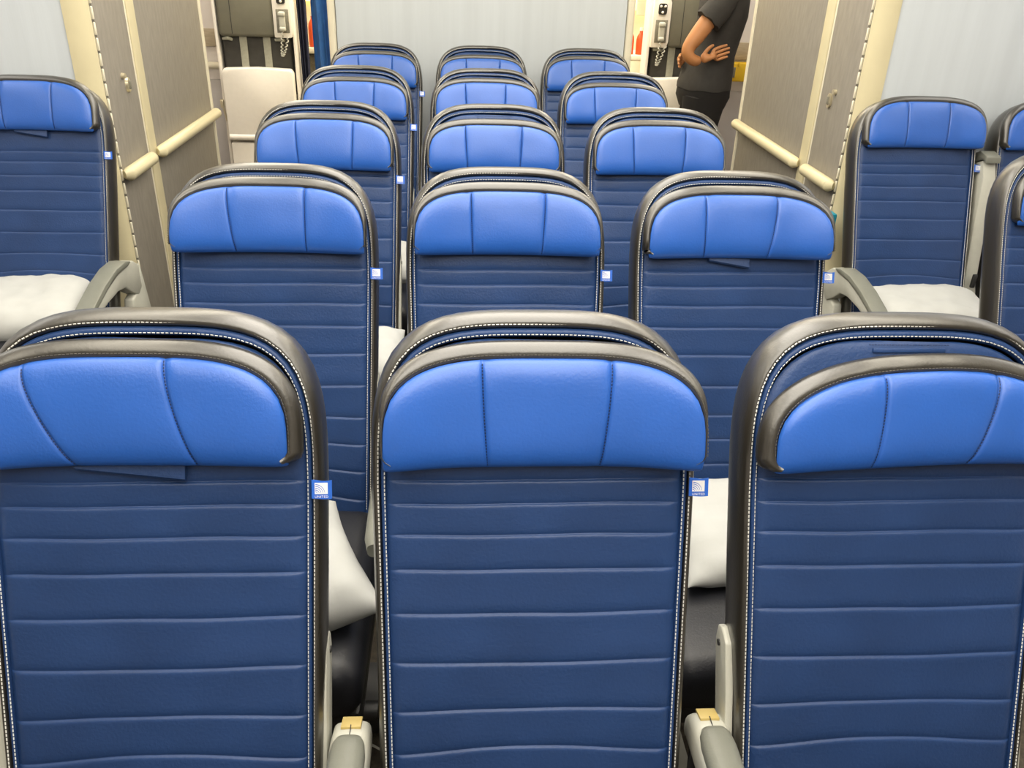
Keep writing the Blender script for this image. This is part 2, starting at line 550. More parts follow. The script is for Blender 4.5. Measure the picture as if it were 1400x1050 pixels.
def make_headrest(parent, hw=0.198, zt=1.116, zb=0.986, zc=1.004, n=3.3, w0=0.046, xo=0.0, bend=(0.0, 0.0),
                  tilt=0.0, seam=(-0.088, 0.086, 0.015, -0.010), seed=0, flap=None, slouch=0.0, side=(0.45, 0.45)):
    top, bot = headrest_shape(hw, zt, zb, zc, n)

    def xf(x, z, w_):
        """apply wing bend, tilt, offset"""
        k = abs(x) / hw
        b = bend[0] if x < 0 else bend[1]
        w2 = w_ + b * max(0, (k - 0.45) / 0.55) ** 2
        ca, sa = math.cos(tilt), math.sin(tilt)
        zz = z - 1.045
        return P3(x * ca - zz * sa + xo, 1.045 + x * sa + zz * ca - slouch * abs(x), w2)

    # ---- front leather, column mapping with clustered columns at the seams
    us = [-1 + 2 * i / 40 for i in range(41)]
    s0, s1 = seam[0] / hw, seam[1] / hw
    extra = []
    for s in (s0, s1):
        for o_ in (-0.035, -0.02, -0.012, -0.006, 0, 0.006, 0.012, 0.02, 0.035):
            extra.append(s + o_)
    us = sorted([u for u in us if all(abs(u - s) > 0.045 for s in (s0, s1))] + extra + [-0.985, 0.985, -0.997, 0.997])
    nv = 26
    V, F = [], []
    for u in us:
        for j in range(nv + 1):
            v = j / nv
            v = v * v * (3 - 2 * v) * 0.5 + v * 0.5
            # shift of columns so that seams curve
            g0 = math.exp(-((u - s0) / 0.25) ** 2)
            g1 = math.exp(-((u - s1) / 0.25) ** 2)
            x = u * hw + (seam[2] * g0 + seam[3] * g1) * (1 - v) ** 1.6
            x = max(-hw, min(hw, x))
            zt_, zb_ = top(x), bot(x)
            z = zb_ + (zt_ - zb_) * v
            ev = 1 - abs(2 * v - 1) ** 5
            eu = 1 - abs(u) ** 9
            e = max(0, ev * eu) ** 0.5
            w_ = w0 - 0.010 + 0.014 * e - 0.010 * (1 - v) ** 3
            for s in (s0, s1):
                w_ -= 0.0032 * math.exp(-((u - s) / 0.011) ** 2) * min(1, ev * 4)
                w_ -= 0.0012 * math.exp(-((u - s) / 0.04) ** 2)
            w_ += 0.0022 * noise.noise(Vector((x * 10 + seed * 5, z * 12, seed * 1.7)))
            # small puckers where the seams meet the band
            if v > 0.72:
                for s in (s0, s1):
                    w_ -= 0.0030 * math.exp(-((u - s + 0.05 * math.sin(seed * 3 + s)) / 0.03) ** 2) * (v - 0.72) / 0.28
            V.append(xf(x, z, w_))
    n2 = nv + 1
    for a in range(len(us) - 1):
        for j in range(nv):
            F.append((a * n2 + j, (a + 1) * n2 + j, (a + 1) * n2 + j + 1, a * n2 + j + 1))
    hr = mesh_obj('headrest', V, F, M['blue'], parent)

    # ---- boundary ring: band swept around the edge (black leather), and closed back
    B = []
    for i in range(61):          # top from left to right
        a = PI * i / 60
        x = -hw * math.copysign(abs(math.cos(a)) ** (2 / n), math.cos(a))
        z = zc + (zt - zc) * abs(math.sin(a)) ** (2 / n)
        B.append((x, z))
    left = [(-hw, bot(-hw) + (zc - bot(-hw)) * k / 5) for k in range(5)]
    right = [(hw, zc + (bot(hw) - zc) * (k + 1) / 5) for k in range(5)]
    # ends tuck in under the pad
    zl = bot(hw)
    left = [(-hw + 0.010, zl - 0.009), (-hw + 0.003, zl - 0.004)] + left[1:]
    right = right[:-1] + [(hw - 0.003, zl - 0.004), (hw - 0.010, zl - 0.009)]
    B = left + B + right
    nB = len(B)
    # remove bottom: band only on sides and top; normals
    prof = [(-0.002, w0 - 0.0125), (0.003, w0 - 0.0085), (0.010, w0 - 0.010), (0.016, w0 - 0.018), (0.018, w0 - 0.027), (0.016, w0 - 0.036), (0.006, w0 - 0.043), (-0.01, w0 - 0.044)]
    V, F = [], []
    for i, (x, z) in enumerate(B):
        a = B[max(0, i - 1)]
        b = B[min(nB - 1, i + 1)]
        tx, tz = b[0] - a[0], b[1] - a[1]
        l = math.hypot(tx, tz) or 1
        nx, nz = -tz / l, tx / l
        # taper at the two lower ends
        e = min(i, nB - 1 - i)
        tp = min(1, 0.45 + e * 0.25)
        sd = side[0] if x < 0 else side[1]
        tp *= sd + (1.15 - sd) * max(0, nz) ** 0.8
        for o_, w_ in prof:
            # puckers of the gathered band
            pk = 0.0012 * noise.noise(Vector((x * 30 + seed, z * 30, 2)))
            xx = x + nx * (o_ * tp)
            zz = z + nz * (o_ * tp)
            xs = max(-hw, min(hw, xx))
            k = abs(xs) / hw
            p = xf(xx, zz, w_ + pk)
            V.append(p)
    m_ = len(prof)
    for i in range(nB - 1):
        for j in range(m_ - 1):
            F.append((i * m_ + j, i * m_ + j + 1, (i + 1) * m_ + j + 1, (i + 1) * m_ + j))
    # end caps of band
    F.append(list(range(m_)))
    F.append([(nB - 1) * m_ + j for j in range(m_)][::-1])
    mesh_obj('headrest_band', V, F, M['black'], hr)
    # back + bottom closure (navy)
    V, F = [], []
    for i in range(25):
        x = -hw * 0.97 + 2 * hw * 0.97 * i / 24
        zb_, zt_ = bot(x), top(x)
        V += [xf(x, zb_ + 0.0005, w0 - 0.0195), xf(x, zb_ + 0.001, w0 - 0.045), xf(x, zt_ - 0.001, w0 - 0.042)]
    for i in range(24):
        for j in range(2):
            F.append((i * 3 + j, i * 3 + j + 1, i * 3 + 3 + j + 1, i * 3 + 3 + j))
    mesh_obj('headrest_rear', V, F, M['navy'], hr)
    # seam stitching (dark thread)
    for si, s in enumerate((s0, s1)):
        path = []
        for j in range(15):
            v = 0.03 + 0.94 * j / 14
            g = math.exp(0)
            x = s * hw + seam[2 + si] * (1 - v) ** 1.6
            zt_, zb_ = top(x), bot(x)
            z = zb_ + (zt_ - zb_) * v
            ev = 1 - abs(2 * v - 1) ** 5
            w_ = w0 - 0.010 + 0.014 * max(0, ev) ** 0.5 - 0.010 * (1 - v) ** 3 - 0.0012
            path.append((xf(x, z, w_ - 0.0016), nrm))
        stitches('seam', path, M['stitch_dark'], hr, 0.0042, 0.0028, 0.0016, 0.0009)
    # thin thread line along band
    path = []
    for i, (x, z) in enumerate(B[3:-3]):
        path.append((xf(x * 1.012, zc + (z - zc) * 1.03 + 0.001, w0 - 0.0078), nrm))
    stitches('band_stitching', path, M['stitch_tan'], hr, 0.0048, 0.003, 0.001, 0.0008)
    if flap:
        x0, x1 = flap
        bm = bmesh.new()
        vs = []
        N = 14
        for i in range(N + 1):
            x = x0 + (x1 - x0) * i / N
            dz = 0.014 * i / N
            vs.append([bm.verts.new(xf(x, zb + 0.006, w0 - 0.026)), bm.verts.new(xf(x, zb - 0.004 - dz, w0 - 0.024)),
                       bm.verts.new(xf(x, zb - 0.007 - dz, w0 - 0.028)), bm.verts.new(xf(x, zb - 0.004 - dz, w0 - 0.033)), bm.verts.new(xf(x, zb + 0.006, w0 - 0.034))])
        for i in range(N):
            for j in range(4):
                bm.faces.new((vs[i][j], vs[i][j + 1], vs[i + 1][j + 1], vs[i + 1][j]))
        bm.faces.new(vs[0])
        bm.faces.new(vs[-1])
        bm_obj('under_flap', bm, M['navy'], hr)
    return hr


# ---- small woven tag with emblem and lettering
def make_tag(parent):
    base = P3(0.2185, 0.952, 0.010)
    W_, H_ = 0.0262, 0.0245
    ex = Vector((1, 0, -0.03)).normalized()
    ez = Vector((0, SL, 1)).normalized()
    rot = Matrix.Rotation(-math.atan(SL), 4, 'X')
    t = empty('tmp', (0, 0, 0), '', '')
    bpy.data.objects.remove(t)
    bm = bmesh.new()
    N = 8
    fr, bk_ = [], []
    for i in range(N + 1):
        x = -0.012 + 0.0262 * i / N
        c = 0.0012 * math.cos(i / N * 5)
        fr.append((bm.verts.new((x, -0.0008 + c * 0, -H_ / 2 + c * .4)), bm.verts.new((x, -0.0008, H_ / 2 + c * .8))))
        bk_.append((bm.verts.new((x, 0.0008, -H_ / 2 + c * .4)), bm.verts.new((x, 0.0008, H_ / 2 + c * .8))))
    for i in range(N):
        bm.faces.new((fr[i][0], fr[i + 1][0], fr[i + 1][1], fr[i][1]))
        bm.faces.new((bk_[i][1], bk_[i + 1][1], bk_[i + 1][0], bk_[i][0]))
        bm.faces.new((fr[i][1], fr[i + 1][1], bk_[i + 1][1], bk_[i][1]))
        bm.faces.new((bk_[i][0], bk_[i + 1][0], fr[i + 1][0], fr[i][0]))
    bm.faces.new((fr[0][0], fr[0][1], bk_[0][1], bk_[0][0]))
    bm.faces.new((fr[N][0], bk_[N][0], bk_[N][1], fr[N][1]))
    tg = bm_obj('woven_tag', bm, M['tag_blue'], parent)
    tg.matrix_local = Matrix.Translation(base) @ rot
    # white square with blue globe arcs, minus a gap : emblem
    bm = bmesh.new()
    add_box(bm, (0.0005, -0.0010, 0.0018), (0.0168, 0.0006, 0.0150))
    bm_obj('emblem_ground', bm, M['tag_white'], tg, autos=False)
    bm = bmesh.new()
    # globe quarter centred at lower left: solid upper part, stripes below
    ox, oz = -0.0074, -0.0052
    R_ = 0.0128
    N = 14

    def strip(f0, f1, a0, a1):
        prev = None
        for i in range(N + 1):
            a = a0 + (a1 - a0) * i / N
            p0 = (ox + math.cos(a) * R_ * f0(i / N), -0.0014, oz + math.sin(a) * R_ * f0(i / N))
            p1 = (ox + math.cos(a) * R_ * f1(i / N), -0.0014, oz + math.sin(a) * R_ * f1(i / N))
            cur = (bm.verts.new(p0), bm.verts.new(p1))
            if prev:
                bm.faces.new((prev[0], cur[0], cur[1], prev[1]))
            prev = cur
    for q in range(5):
        f = 1.0 - q * 0.19
        wd = 0.085
        strip(lambda t, f=f: f - wd * 0.4 - wd * 0.6 * t, lambda t, f=f: f, 0.10 + q * 0.02, PI / 2 - 0.04)
    bm_obj('emblem_arcs', bm, M['tag_blue'], tg, autos=False)
    cu = bpy.data.curves.new('tag_lettering', 'FONT')
    cu.body = 'UNITED'
    cu.size = 0.0046
    cu.align_x = 'CENTER'
    cu.space_character = 1.1
    to = bpy.data.objects.new('tmp_text', cu)
    COL.objects.link(to)
    bpy.context.view_layer.update()
    me = bpy.data.meshes.new_from_object(to)
    bpy.data.objects.remove(to)
    me.materials.clear()
    me.materials.append(M['tag_white'])
    lo = link('tag_lettering', me, tg, False)
    lo.matrix_local = Matrix.Translation((0.0008, -0.0014, -0.0108)) @ Matrix.Rotation(PI / 2, 4, 'X')
    return tg


def make_seat(parts_only=False):
    r = empty('airline_seat', (0, 0, 0), 'proto', 'seat', 'airline seats')
    ring('bolster', [(0.045, -0.080), (0.018, -0.078), (0.007, -0.071), (0.001, -0.058), (-0.002, -0.042), (-0.002, -0.025), (0.001, -0.010),
                     (0.006, -0.001), (0.011, 0.004), (0.016, 0.0045), (0.0195, 0.001), (0.0205, -0.005)],
         M['black'], r, cap=True, wob=0.0012)
    ring('piping', [(0.0205, -0.006), (0.0215, 0.000), (0.0245, 0.0035), (0.0285, 0.0035), (0.0315, 0.001), (0.0325, -0.005)], M['navy'], r)
    stitches('bolster_stitching', outline_path(0.0158, 0.0042), M['stitch'], r)['kind'] = 'stuff'
    stitches('piping_stitching', outline_path(0.0292, 0.0030), M['stitch'], r)['kind'] = 'stuff'
    make_panel(r)
    # stitched slot near the top
    bm = bmesh.new()
    c = P3(0, 1.1250, 0.0075)
    rr = Matrix.Rotation(-math.atan(SL), 4, 'X')
    add_box(bm, c + Vector((0.0, 0, 0)), (0.100, 0.0035, 0.0065), 0.0015, 2, rr)
    sl = bm_obj('strap_slot', bm, M['navy'], r)
    pa = [(P3(-0.054 + 0.108 * i / 12, 1.1320, 0.0065), nrm) for i in range(13)]
    stitches('slot_stitching', pa, M['stitch_dark'], sl, 0.004, 0.0025, 0.0012, 0.0008)
    make_tag(r)
    # hinge arms at both sides, behind the bolster
    for s in (-1, 1):
        X = 0.211 if s > 0 else -0.219
        poly = []
        for (yy, zz) in [(-0.020, 0.722), (0.0, 0.732), (0.018, 0.724), (0.028, 0.700), (0.024, 0.65), (0.012, 0.56), (0.005, 0.40), (-0.040, 0.40),
                         (-0.036, 0.56), (-0.030, 0.66)]:
            poly.append((-SL * (TOP - zz) + yy + 0.045, zz))
        h = prism('hinge_arm', poly, X - 0.006, X + 0.006, M['plastic'], r, 0.003)
        bm = bmesh.new()
        bmesh.ops.create_cone(bm, cap_ends=True, segments=12, radius1=0.005, radius2=0.005, depth=0.003,
                              matrix=Matrix.Translation((X + s * 0.0065, -SL * (TOP - 0.725) + 0.045, 0.705)) @ Matrix.Rotation(PI / 2, 4, 'Y'))
        bm_obj('screw', bm, M['metal'], h)
    # cushion, frame, legs
    bm = bmesh.new()
    add_box(bm, (0, -0.525, 0.415), (0.455, 0.50, 0.125), 0.045, 5)
    bmesh.ops.subdivide_edges(bm, edges=[e for e in bm.edges if e.calc_length() > 0.2], cuts=5, use_grid_fill=True)
    for v in bm.verts:
        if v.co.z > 0.44:
            v.co.z += 0.010 * (1 - (v.co.x / 0.23) ** 2)
    bm_obj('seat_cushion', bm, M['cushion'], r)
    box('seat_pan', (0, -0.51, 0.325), (0.44, 0.46, 0.05), M['metal'], r, 0.01)
    for yy in (-0.68, -0.36):
        tube('cross_beam', [(-0.245, yy, 0.29), (0.245, yy, 0.29)], 0.018, M['metal'], r)
    for yy in (-0.70, -0.32):
        for s in (-1,):
            tube('leg', [(s * 0.12, yy + 0.05 * (1 if yy < -0.5 else -1), 0.29), (s * 0.12, yy, 0.02)], 0.016, M['metal'], r)
    box('leg_rail', (-0.12, -0.50, 0.012), (0.04, 0.5, 0.022), M['plastic'], r, 0.004)
    return r


seat = make_seat()


def place_seat(x, y, label, hr, arms=True):
    s = copy_tree(seat)
    rotz = 0
    if not arms:
        for ch in list(s.children):
            if ch.name.startswith('hinge_arm'):
                for g in list(ch.children):
                    bpy.data.objects.remove(g)
                bpy.data.objects.remove(ch)
    s.location = (x, y, 0)
    s.rotation_euler = (0, 0, rotz)
    s['label'] = label
    make_headrest(s, **hr)
    return s


row_word = ['nearest row', 'second row', 'third row', 'fourth row', 'last row']
side_word = ['left', 'middle', 'right']
HR = {
    (0, 0): dict(seam=(-0.122, 0.048, 0.054, 0.034), bend=(0.020, 0.0), flap=(-0.075, 0.062), seed=1, xo=-0.014, w0=0.044, side=(.4, 1.0), hw=0.195),
    (0, 1): dict(seam=(-0.080, 0.086, 0.008, -0.012), bend=(0.022, 0.024), seed=2, xo=0.007, hw=0.205, zb=0.983, side=(0.15, 0.15)),
    (0, 2): dict(seam=(-0.056, 0.096, -0.012, -0.034), bend=(0.0, 0.02), seed=3, zt=1.102, zb=0.982, tilt=0.035, n=2.5, w0=0.052, xo=0.008, side=(1.2, 0.4)),
    (1, 0): dict(seam=(-0.085, 0.075, 0.014, 0.0), bend=(0.026, 0.02), seed=4, xo=0.0, zt=1.119, zb=0.992, side=(0.2, 0.2)),
    (1, 1): dict(seam=(-0.078, 0.080, 0.004, -0.006), bend=(0.022, 0.024), seed=5, xo=0.0, hw=0.197, zb=0.992, side=(0.2, 0.2)),
    (1, 2): dict(seam=(-0.078, 0.080, 0.002, -0.016), bend=(0.006, 0.03), seed=6, xo=0.004, zb=0.990, side=(0.7, 0.2), flap=(-0.06, 0.03)),
}
LOOK = {
    (0, 0): 'leftmost seat of the nearest row, navy with loose flap under bright blue headrest',
    (0, 1): 'navy leather seat in the centre foreground, middle of the nearest row',
    (0, 2): 'rightmost seat of the nearest row, headrest low and cut by the photo edge',
    (1, 0): 'navy seat directly behind the nearest left seat, left end of second row',
    (1, 1): 'navy seat directly behind the centre foreground seat, middle of second row',
    (1, 2): 'navy seat at right end of second row, dark flap under its headrest',
}
for rr_ in range(5):
    for c in range(3):
        hr = HR.get((rr_, c))
        if hr is None:
            hr = dict(seam=(-0.080 + 0.006 * math.sin(rr_ * 5 + c), 0.078 + 0.006 * math.cos(rr_ * 3 + c), 0.008, -0.006),
                      bend=(0.010 if c != 0 else 0.016, 0.010 if c != 2 else 0.016), seed=rr_ * 3 + c,
                      zt=1.108 - 0.006 * ((rr_ + c) % 2), zb=0.975, hw=0.194)
        lab = LOOK.get((rr_, c)) or 'navy seat with blue headrest, %s seat in the %s of the middle block' % (side_word[c], row_word[rr_])
        place_seat((c - 1) * SP, Y1 + rr_ * PITCH, lab, hr, arms=(c != 1))

place_seat(-1.45, 2.885, 'single navy seat across the left aisle, at the left photo edge',
           dict(seam=(-0.075, 0.080, 0.004, 0.0), seed=21, flap=(-0.05, 0.05), xo=-0.012, zt=1.158, zb=1.020, zc=1.045, side=(.5, .9)), False)
place_seat(1.465, 2.915, 'navy seat across the right aisle in front of the bulkhead, fully visible',
           dict(seam=(-0.070, 0.075, 0.0, -0.004), seed=22, xo=0.012, bend=(0.0, 0.02), zt=1.152, zb=1.012, zc=1.038, side=(.9, .2)), False)
place_seat(1.966, 2.915, 'navy window-side seat by the right photo edge, beyond the raised armrest',
           dict(seam=(-0.07, 0.075, 0.0, -0.004), seed=23, zt=1.150, zb=1.012, zc=1.038, side=(.9, .4)), False)
place_seat(1.515, 2.12, 'nearer seat across the right aisle, mostly cut off by the right photo edge',
           dict(seam=(-0.07, 0.075, 0.0, -0.004), seed=24, xo=0.01), False)
# remove the unplaced original
for ch in list(seat.children):
    for g in list(ch.children):
        bpy.data.objects.remove(g)
    bpy.data.objects.remove(ch)
bpy.data.objects.remove(seat)


# ------------------------------------------------------------------ armrests
def make_armrest():
    """origin at floor under the rear end of the arm; extends to -y"""
    r = empty('armrest', (0, 0, 0), 'proto', 'armrest', 'armrests of the middle block')
    # light grey housing, rounded rear
    bm = bmesh.new()
    sec = [(0.000, 0.545, 0.019, 0.030), (-0.006, 0.575, 0.024, 0.045), (-0.022, 0.592, 0.027, 0.056), (-0.05, 0.600, 0.028, 0.062), (-0.10, 0.602, 0.028, 0.062),
           (-0.30, 0.602, 0.026, 0.052), (-0.40, 0.598, 0.024, 0.044), (-0.43, 0.590, 0.018, 0.030)]
    rings = []
    for y, zt_, hw_, hh in sec:
        rg = []
        for k in range(20):
            a = 2 * PI * k / 20
            ca, sa = math.cos(a), math.sin(a)
            rg.append(bm.verts.new((hw_ * math.copysign(abs(ca) ** 0.55, ca), y, zt_ - hh / 2 + hh / 2 * math.copysign(abs(sa) ** 0.6, sa))))
        rings.append(rg)
    for i in range(len(rings) - 1):
        for k in range(20):
            bm.faces.new((rings[i][k], rings[i][(k + 1) % 20], rings[i + 1][(k + 1) % 20], rings[i + 1][k]))
    bm.faces.new(rings[0])
    bm.faces.new(rings[-1])
    bm_obj('arm_body', bm, M['plastic'], r)
    # soft pad on top
    bm = bmesh.new()
    rings = []
    for y, zt_, hw_, hh in [(-0.052, 0.600, 0.010, 0.01), (-0.056, 0.6065, 0.017, 0.02), (-0.066, 0.611, 0.022, 0.03), (-0.085, 0.613, 0.0245, 0.036), (-0.3, 0.613, 0.0255, 0.04),
                            (-0.42, 0.608, 0.024, 0.04), (-0.445, 0.598, 0.018, 0.03)]:
        rg = []
        for k in range(20):
            a = 2 * PI * k / 20
            ca, sa = math.cos(a), math.sin(a)
            rg.append(bm.verts.new((hw_ * math.copysign(abs(ca) ** 0.65, ca), y, zt_ - hh / 2 + hh / 2 * math.copysign(abs(sa) ** 0.75, sa))))
        rings.append(rg)
    for i in range(len(rings) - 1):
        for k in range(20):
            bm.faces.new((rings[i][k], rings[i][(k + 1) % 20], rings[i + 1][(k + 1) % 20], rings[i + 1][k]))
    bm.faces.new(rings[0])
    bm.faces.new(rings[-1])
    bm_obj('arm_pad', bm, M['arm_pad'], r)
    box('release_button', (0, -0.026, 0.5935), (0.028, 0.026, 0.005), M['gold'], r, 0.001, rot=(-0.30, 0, 0))
    box('cover_joint', (0, -0.043, 0.5995), (0.0012, 0.018, 0.0015), M['darkgap'], r, 0)
    box('arm_support', (0, -0.035, 0.42), (0.022, 0.05, 0.28), M['metal'], r, 0.006)
    return r


arm = make_armrest()
lab = {(0, -0.5): 'grey armrest with ochre button left of the centre foreground seat',
       (0, 0.5): 'grey armrest with ochre button right of the centre foreground seat'}
proto_used = False
for rr_ in range(2):
    for px_ in (-0.5, 0.5):
        a = copy_tree(arm) if proto_used else arm
        proto_used = True
        a.location = (px_ * SP + (0.006 if px_ > 0 else -0.002), Y1 + rr_ * PITCH - 0.152, 0.024)
        a.rotation_euler = (0, 0, 0)
        a['label'] = lab.get((rr_, px_), 'second row grey armrest in the shadowed gap %s of the middle seat' % ('left' if px_ < 0 else 'right'))


def aisle_armrest(x, y, s, label, rz=0.0):
    """curved aisle armrest with side panel. s=+1 aisle to the right of the seat"""
    r = empty('aisle_armrest', (x, y, 0), label, 'armrest', 'aisle armrests', (0, 0, rz))
    top_ = [(0.03, 0.600), (0.0, 0.622), (-0.05, 0.632), (-0.12, 0.628), (-0.20, 0.606), (-0.28, 0.572), (-0.335, 0.545)]
    bot_ = [(-0.345, 0.515), (-0.28, 0.530), (-0.20, 0.552), (-0.13, 0.562), (-0.08, 0.556), (-0.04, 0.525), (0.0, 0.50), (0.03, 0.52)]
    prism('arm_body', top_ + bot_, -0.024, 0.024, M['plastic'], r, 0.006)
    pt = [(-0.02, 0.628), (-0.06, 0.640), (-0.125, 0.637), (-0.205, 0.615), (-0.285, 0.581), (-0.350, 0.550), (-0.362, 0.533), (-0.345, 0.530)]
    pb = [(-0.28, 0.561), (-0.20, 0.594), (-0.12, 0.616), (-0.05, 0.620)]
    prism('arm_pad', pt + pb, -0.029, 0.029, M['arm_pad'], r, 0.005)
    pn = [(0.045, 0.60), (0.035, 0.560), (0.0, 0.515), (-0.045, 0.50), (-0.055, 0.46), (-0.055, 0.14), (0.06, 0.14), (0.075, 0.40)]
    prism('side_panel', pn, s * 0.002 - 0.014, s * 0.002 + 0.020, M['plastic'], r, 0.006)
    box('foot_bracket', (0, 0.0, 0.07), (0.026, 0.11, 0.14), M['metal'], r, 0.004)
    return r


aisle_armrest(-1.213, 2.735, 1, 'curved grey aisle armrest beside the single seat on the left', -0.10)
aisle_armrest(1.226, 2.735, -1, 'curved grey aisle armrest beside the seat on the right', 0.10)

# upright raised armrest between the two right seats
ra = empty('raised_armrest', (1.716, 2.745, 0), 'pale grey armrest folded upright between the two far right seats', 'armrest')
prism('arm_body', [(-0.02, 0.56), (-0.045, 0.52), (-0.02, 0.485), (0.02, 0.50), (0.045, 0.60), (0.10, 0.80), (0.135, 0.96), (0.075, 0.985), (0.045, 0.93), (0.01, 0.72)],
      -0.024, 0.024, M['plastic'], ra, 0.008)
prism('arm_pad', [(0.045, 0.60), (0.065, 0.60), (0.12, 0.80), (0.155, 0.965), (0.15, 0.99), (0.10, 1.012), (0.055, 1.002), (0.050, 0.978), (0.075, 0.987), (0.135, 0.962), (0.10, 0.80)],
      -0.027, 0.027, M['arm_pad'], ra, 0.005)
bm = bmesh.new()
add_box(bm, (0, -0.034, 0.585), (0.016, 0.012, 0.05), 0.004)
bm_obj('slot_recess', bm, M['darkgap'], ra)
box('arm_support', (0, 0.0, 0.40), (0.022, 0.05, 0.20), M['metal'], ra, 0.005)


# ------------------------------------------------------------------ pillows
def pillow(loc, size, rot, label, seed, group='white pillows lying on the seats'):
    sx, sy, sz = size
    N = 40
    V, F = [], []
    for side in (1, -1):
        for i in range(N + 1):
            for j in range(N + 1):
                u, v = -1 + 2 * i / N, -1 + 2 * j / N
                u2, v2 = math.sin(u * PI / 2), math.sin(v * PI / 2)
                pinch = 1 - 0.10 * (u2 * u2) * (1 - v2 * v2) * 0 - 0.07 * (1 - u2 * u2) * v2 * v2
                pinchx = 1 - 0.07 * (1 - v2 * v2) * u2 * u2
                h = (max(0, (1 - u2 ** 4) * (1 - v2 ** 4))) ** 0.55
                x = u2 * sx / 2 * pinchx
                y = v2 * sy / 2 * pinch
                wr = 0.010 * noise.noise(Vector((x * 9 + seed, y * 9, side * 0.3))) + 0.005 * noise.noise(Vector((x * 26 + seed, y * 26, seed)))
                wr += 0.006 * (1 - h) * math.sin((x + y) * 60 + seed) * (abs(u2 * v2))
                z = side * h * sz / 2 + wr * (0.2 + h)
                V.append((x, y, z))
    n = N + 1
    for s in range(2):
        b = s * n * n
        for i in range(N):
            for j in range(N):
                q = (b + i * n + j, b + (i + 1) * n + j, b + (i + 1) * n + j + 1, b + i * n + j + 1)
                F.append(q if s == 0 else q[::-1])
    # stitch rims
    bm = bmesh.new()
    vs = [bm.verts.new(v) for v in V]
    for f in F:
        bm.faces.new([vs[i] for i in f])
    bmesh.ops.remove_doubles(bm, verts=bm.verts, dist=0.0012)
    o = bm_obj('pillow', bm, M['pillow'], None, autos=True)
    o.location = loc
    o.rotation_euler = rot
    tag(o, label, 'pillow', group)
    return o


pillow((-0.478, 1.225, 0.545), (0.40, 0.32, 0.13), (0.10, 0.02, 0.42), 'white pillow on the second row left seat, seen through the left gap', 1)
pillow((0.52, 1.385, 0.525), (0.38, 0.31, 0.10), (0.10, 0, 0.03), 'white pillow on the second row right seat, seen through the right gap', 2)
pillow((-0.40, 2.15, 0.545), (0.30, 0.28, 0.10), (0.15, 0, 0.1), 'white pillow on the third row left seat, a sliver in the left gap', 3)
pillow((-0.42, 2.96, 0.545), (0.30, 0.28, 0.10), (0.15, 0, 0.1), 'white pillow on the fourth row left seat, a far sliver in the left gap', 6)
pillow((-1.48, 2.54, 0.53), (0.42, 0.36, 0.13), (0.10, 0, 0.12), 'white pillow on the single seat across the left aisle', 4)
pillow((1.50, 2.57, 0.52), (0.44, 0.34, 0.13), (0.05, 0, 0.0), 'white pillow on the seat across the right aisle', 5)

# ------------------------------------------------------------------ under-seat things
eb = empty('electronics_box', (-0.335, 1.36, 0), 'grey electronics box with riveted label plate under the seats left', 'box')
box('box_case', (0, 0.03, 0.05), (0.16, 0.12, 0.10), M['metal'], eb, 0.004)
lp = box('label_plate', (-0.01, -0.032, 0.055), (0.085, 0.004, 0.05), M['label'], eb, 0.001)
for sx in (-1, 1):
    for sz in (-1, 1):
        box('rivet', (sx * 0.035, -0.003, sz * 0.018), (0.006, 0.004, 0.006), M['darkgap'], lp, 0.001)
tube('cable', [(-0.02, -0.03, 0.03), (0.02, -0.06, 0.015), (0.09, -0.10, 0.01), (0.14, -0.12, 0.008)], 0.003, M['plastic'], eb, 6)

# teal thing by the right seat
tl = box('storage_pouch', (1.262, 2.96, 0.69), (0.03, 0.05, 0.13), M['teal'], None, 0.006)
tag(tl, 'small teal plastic pouch on the lavatory corner behind the right aisle seat', 'pouch')

# ------------------------------------------------------------------ crew area beyond the lavatories
yw = 5.55
def far_wall(side):
    s = side
    nm = 'wall_crew_left' if s < 0 else 'wall_crew_right'
    o = struct(box(nm, (s * 2.15, yw + 0.05, 1.15), (1.62, 0.06, 2.3), M['lining'], bev=0))
    struct(box('trim_1' if s < 0 else 'trim_2', (s * 2.15, yw + 0.012, 1.04), (1.60, 0.02, 0.10), M['band'], bev=0.003))
    b = struct(box('baseboard_left' if s < 0 else 'baseboard_right', (s * 2.15, yw + 0.010, 0.40), (1.60, 0.02, 0.80), M['lining2'], bev=0.003))
    t = tube('grab_rail', [((s * 1.50) if s < 0 else 1.78, yw - 0.03, 0.885), (s * 2.8, yw - 0.03, 0.885)], 0.022, M['creamlight'])
    for xx in (1.56 if s < 0 else 1.84, 2.7):
        box('rail_mount', (s * xx, yw - 0.01, 0.885), (0.03, 0.05, 0.03), M['creamlight'], t, 0.003)
    tag(t, 'cream grab rail on the far wall beyond the %s lavatory' % ('left' if s < 0 else 'right'), 'rail')


far_wall(-1)
far_wall(1)


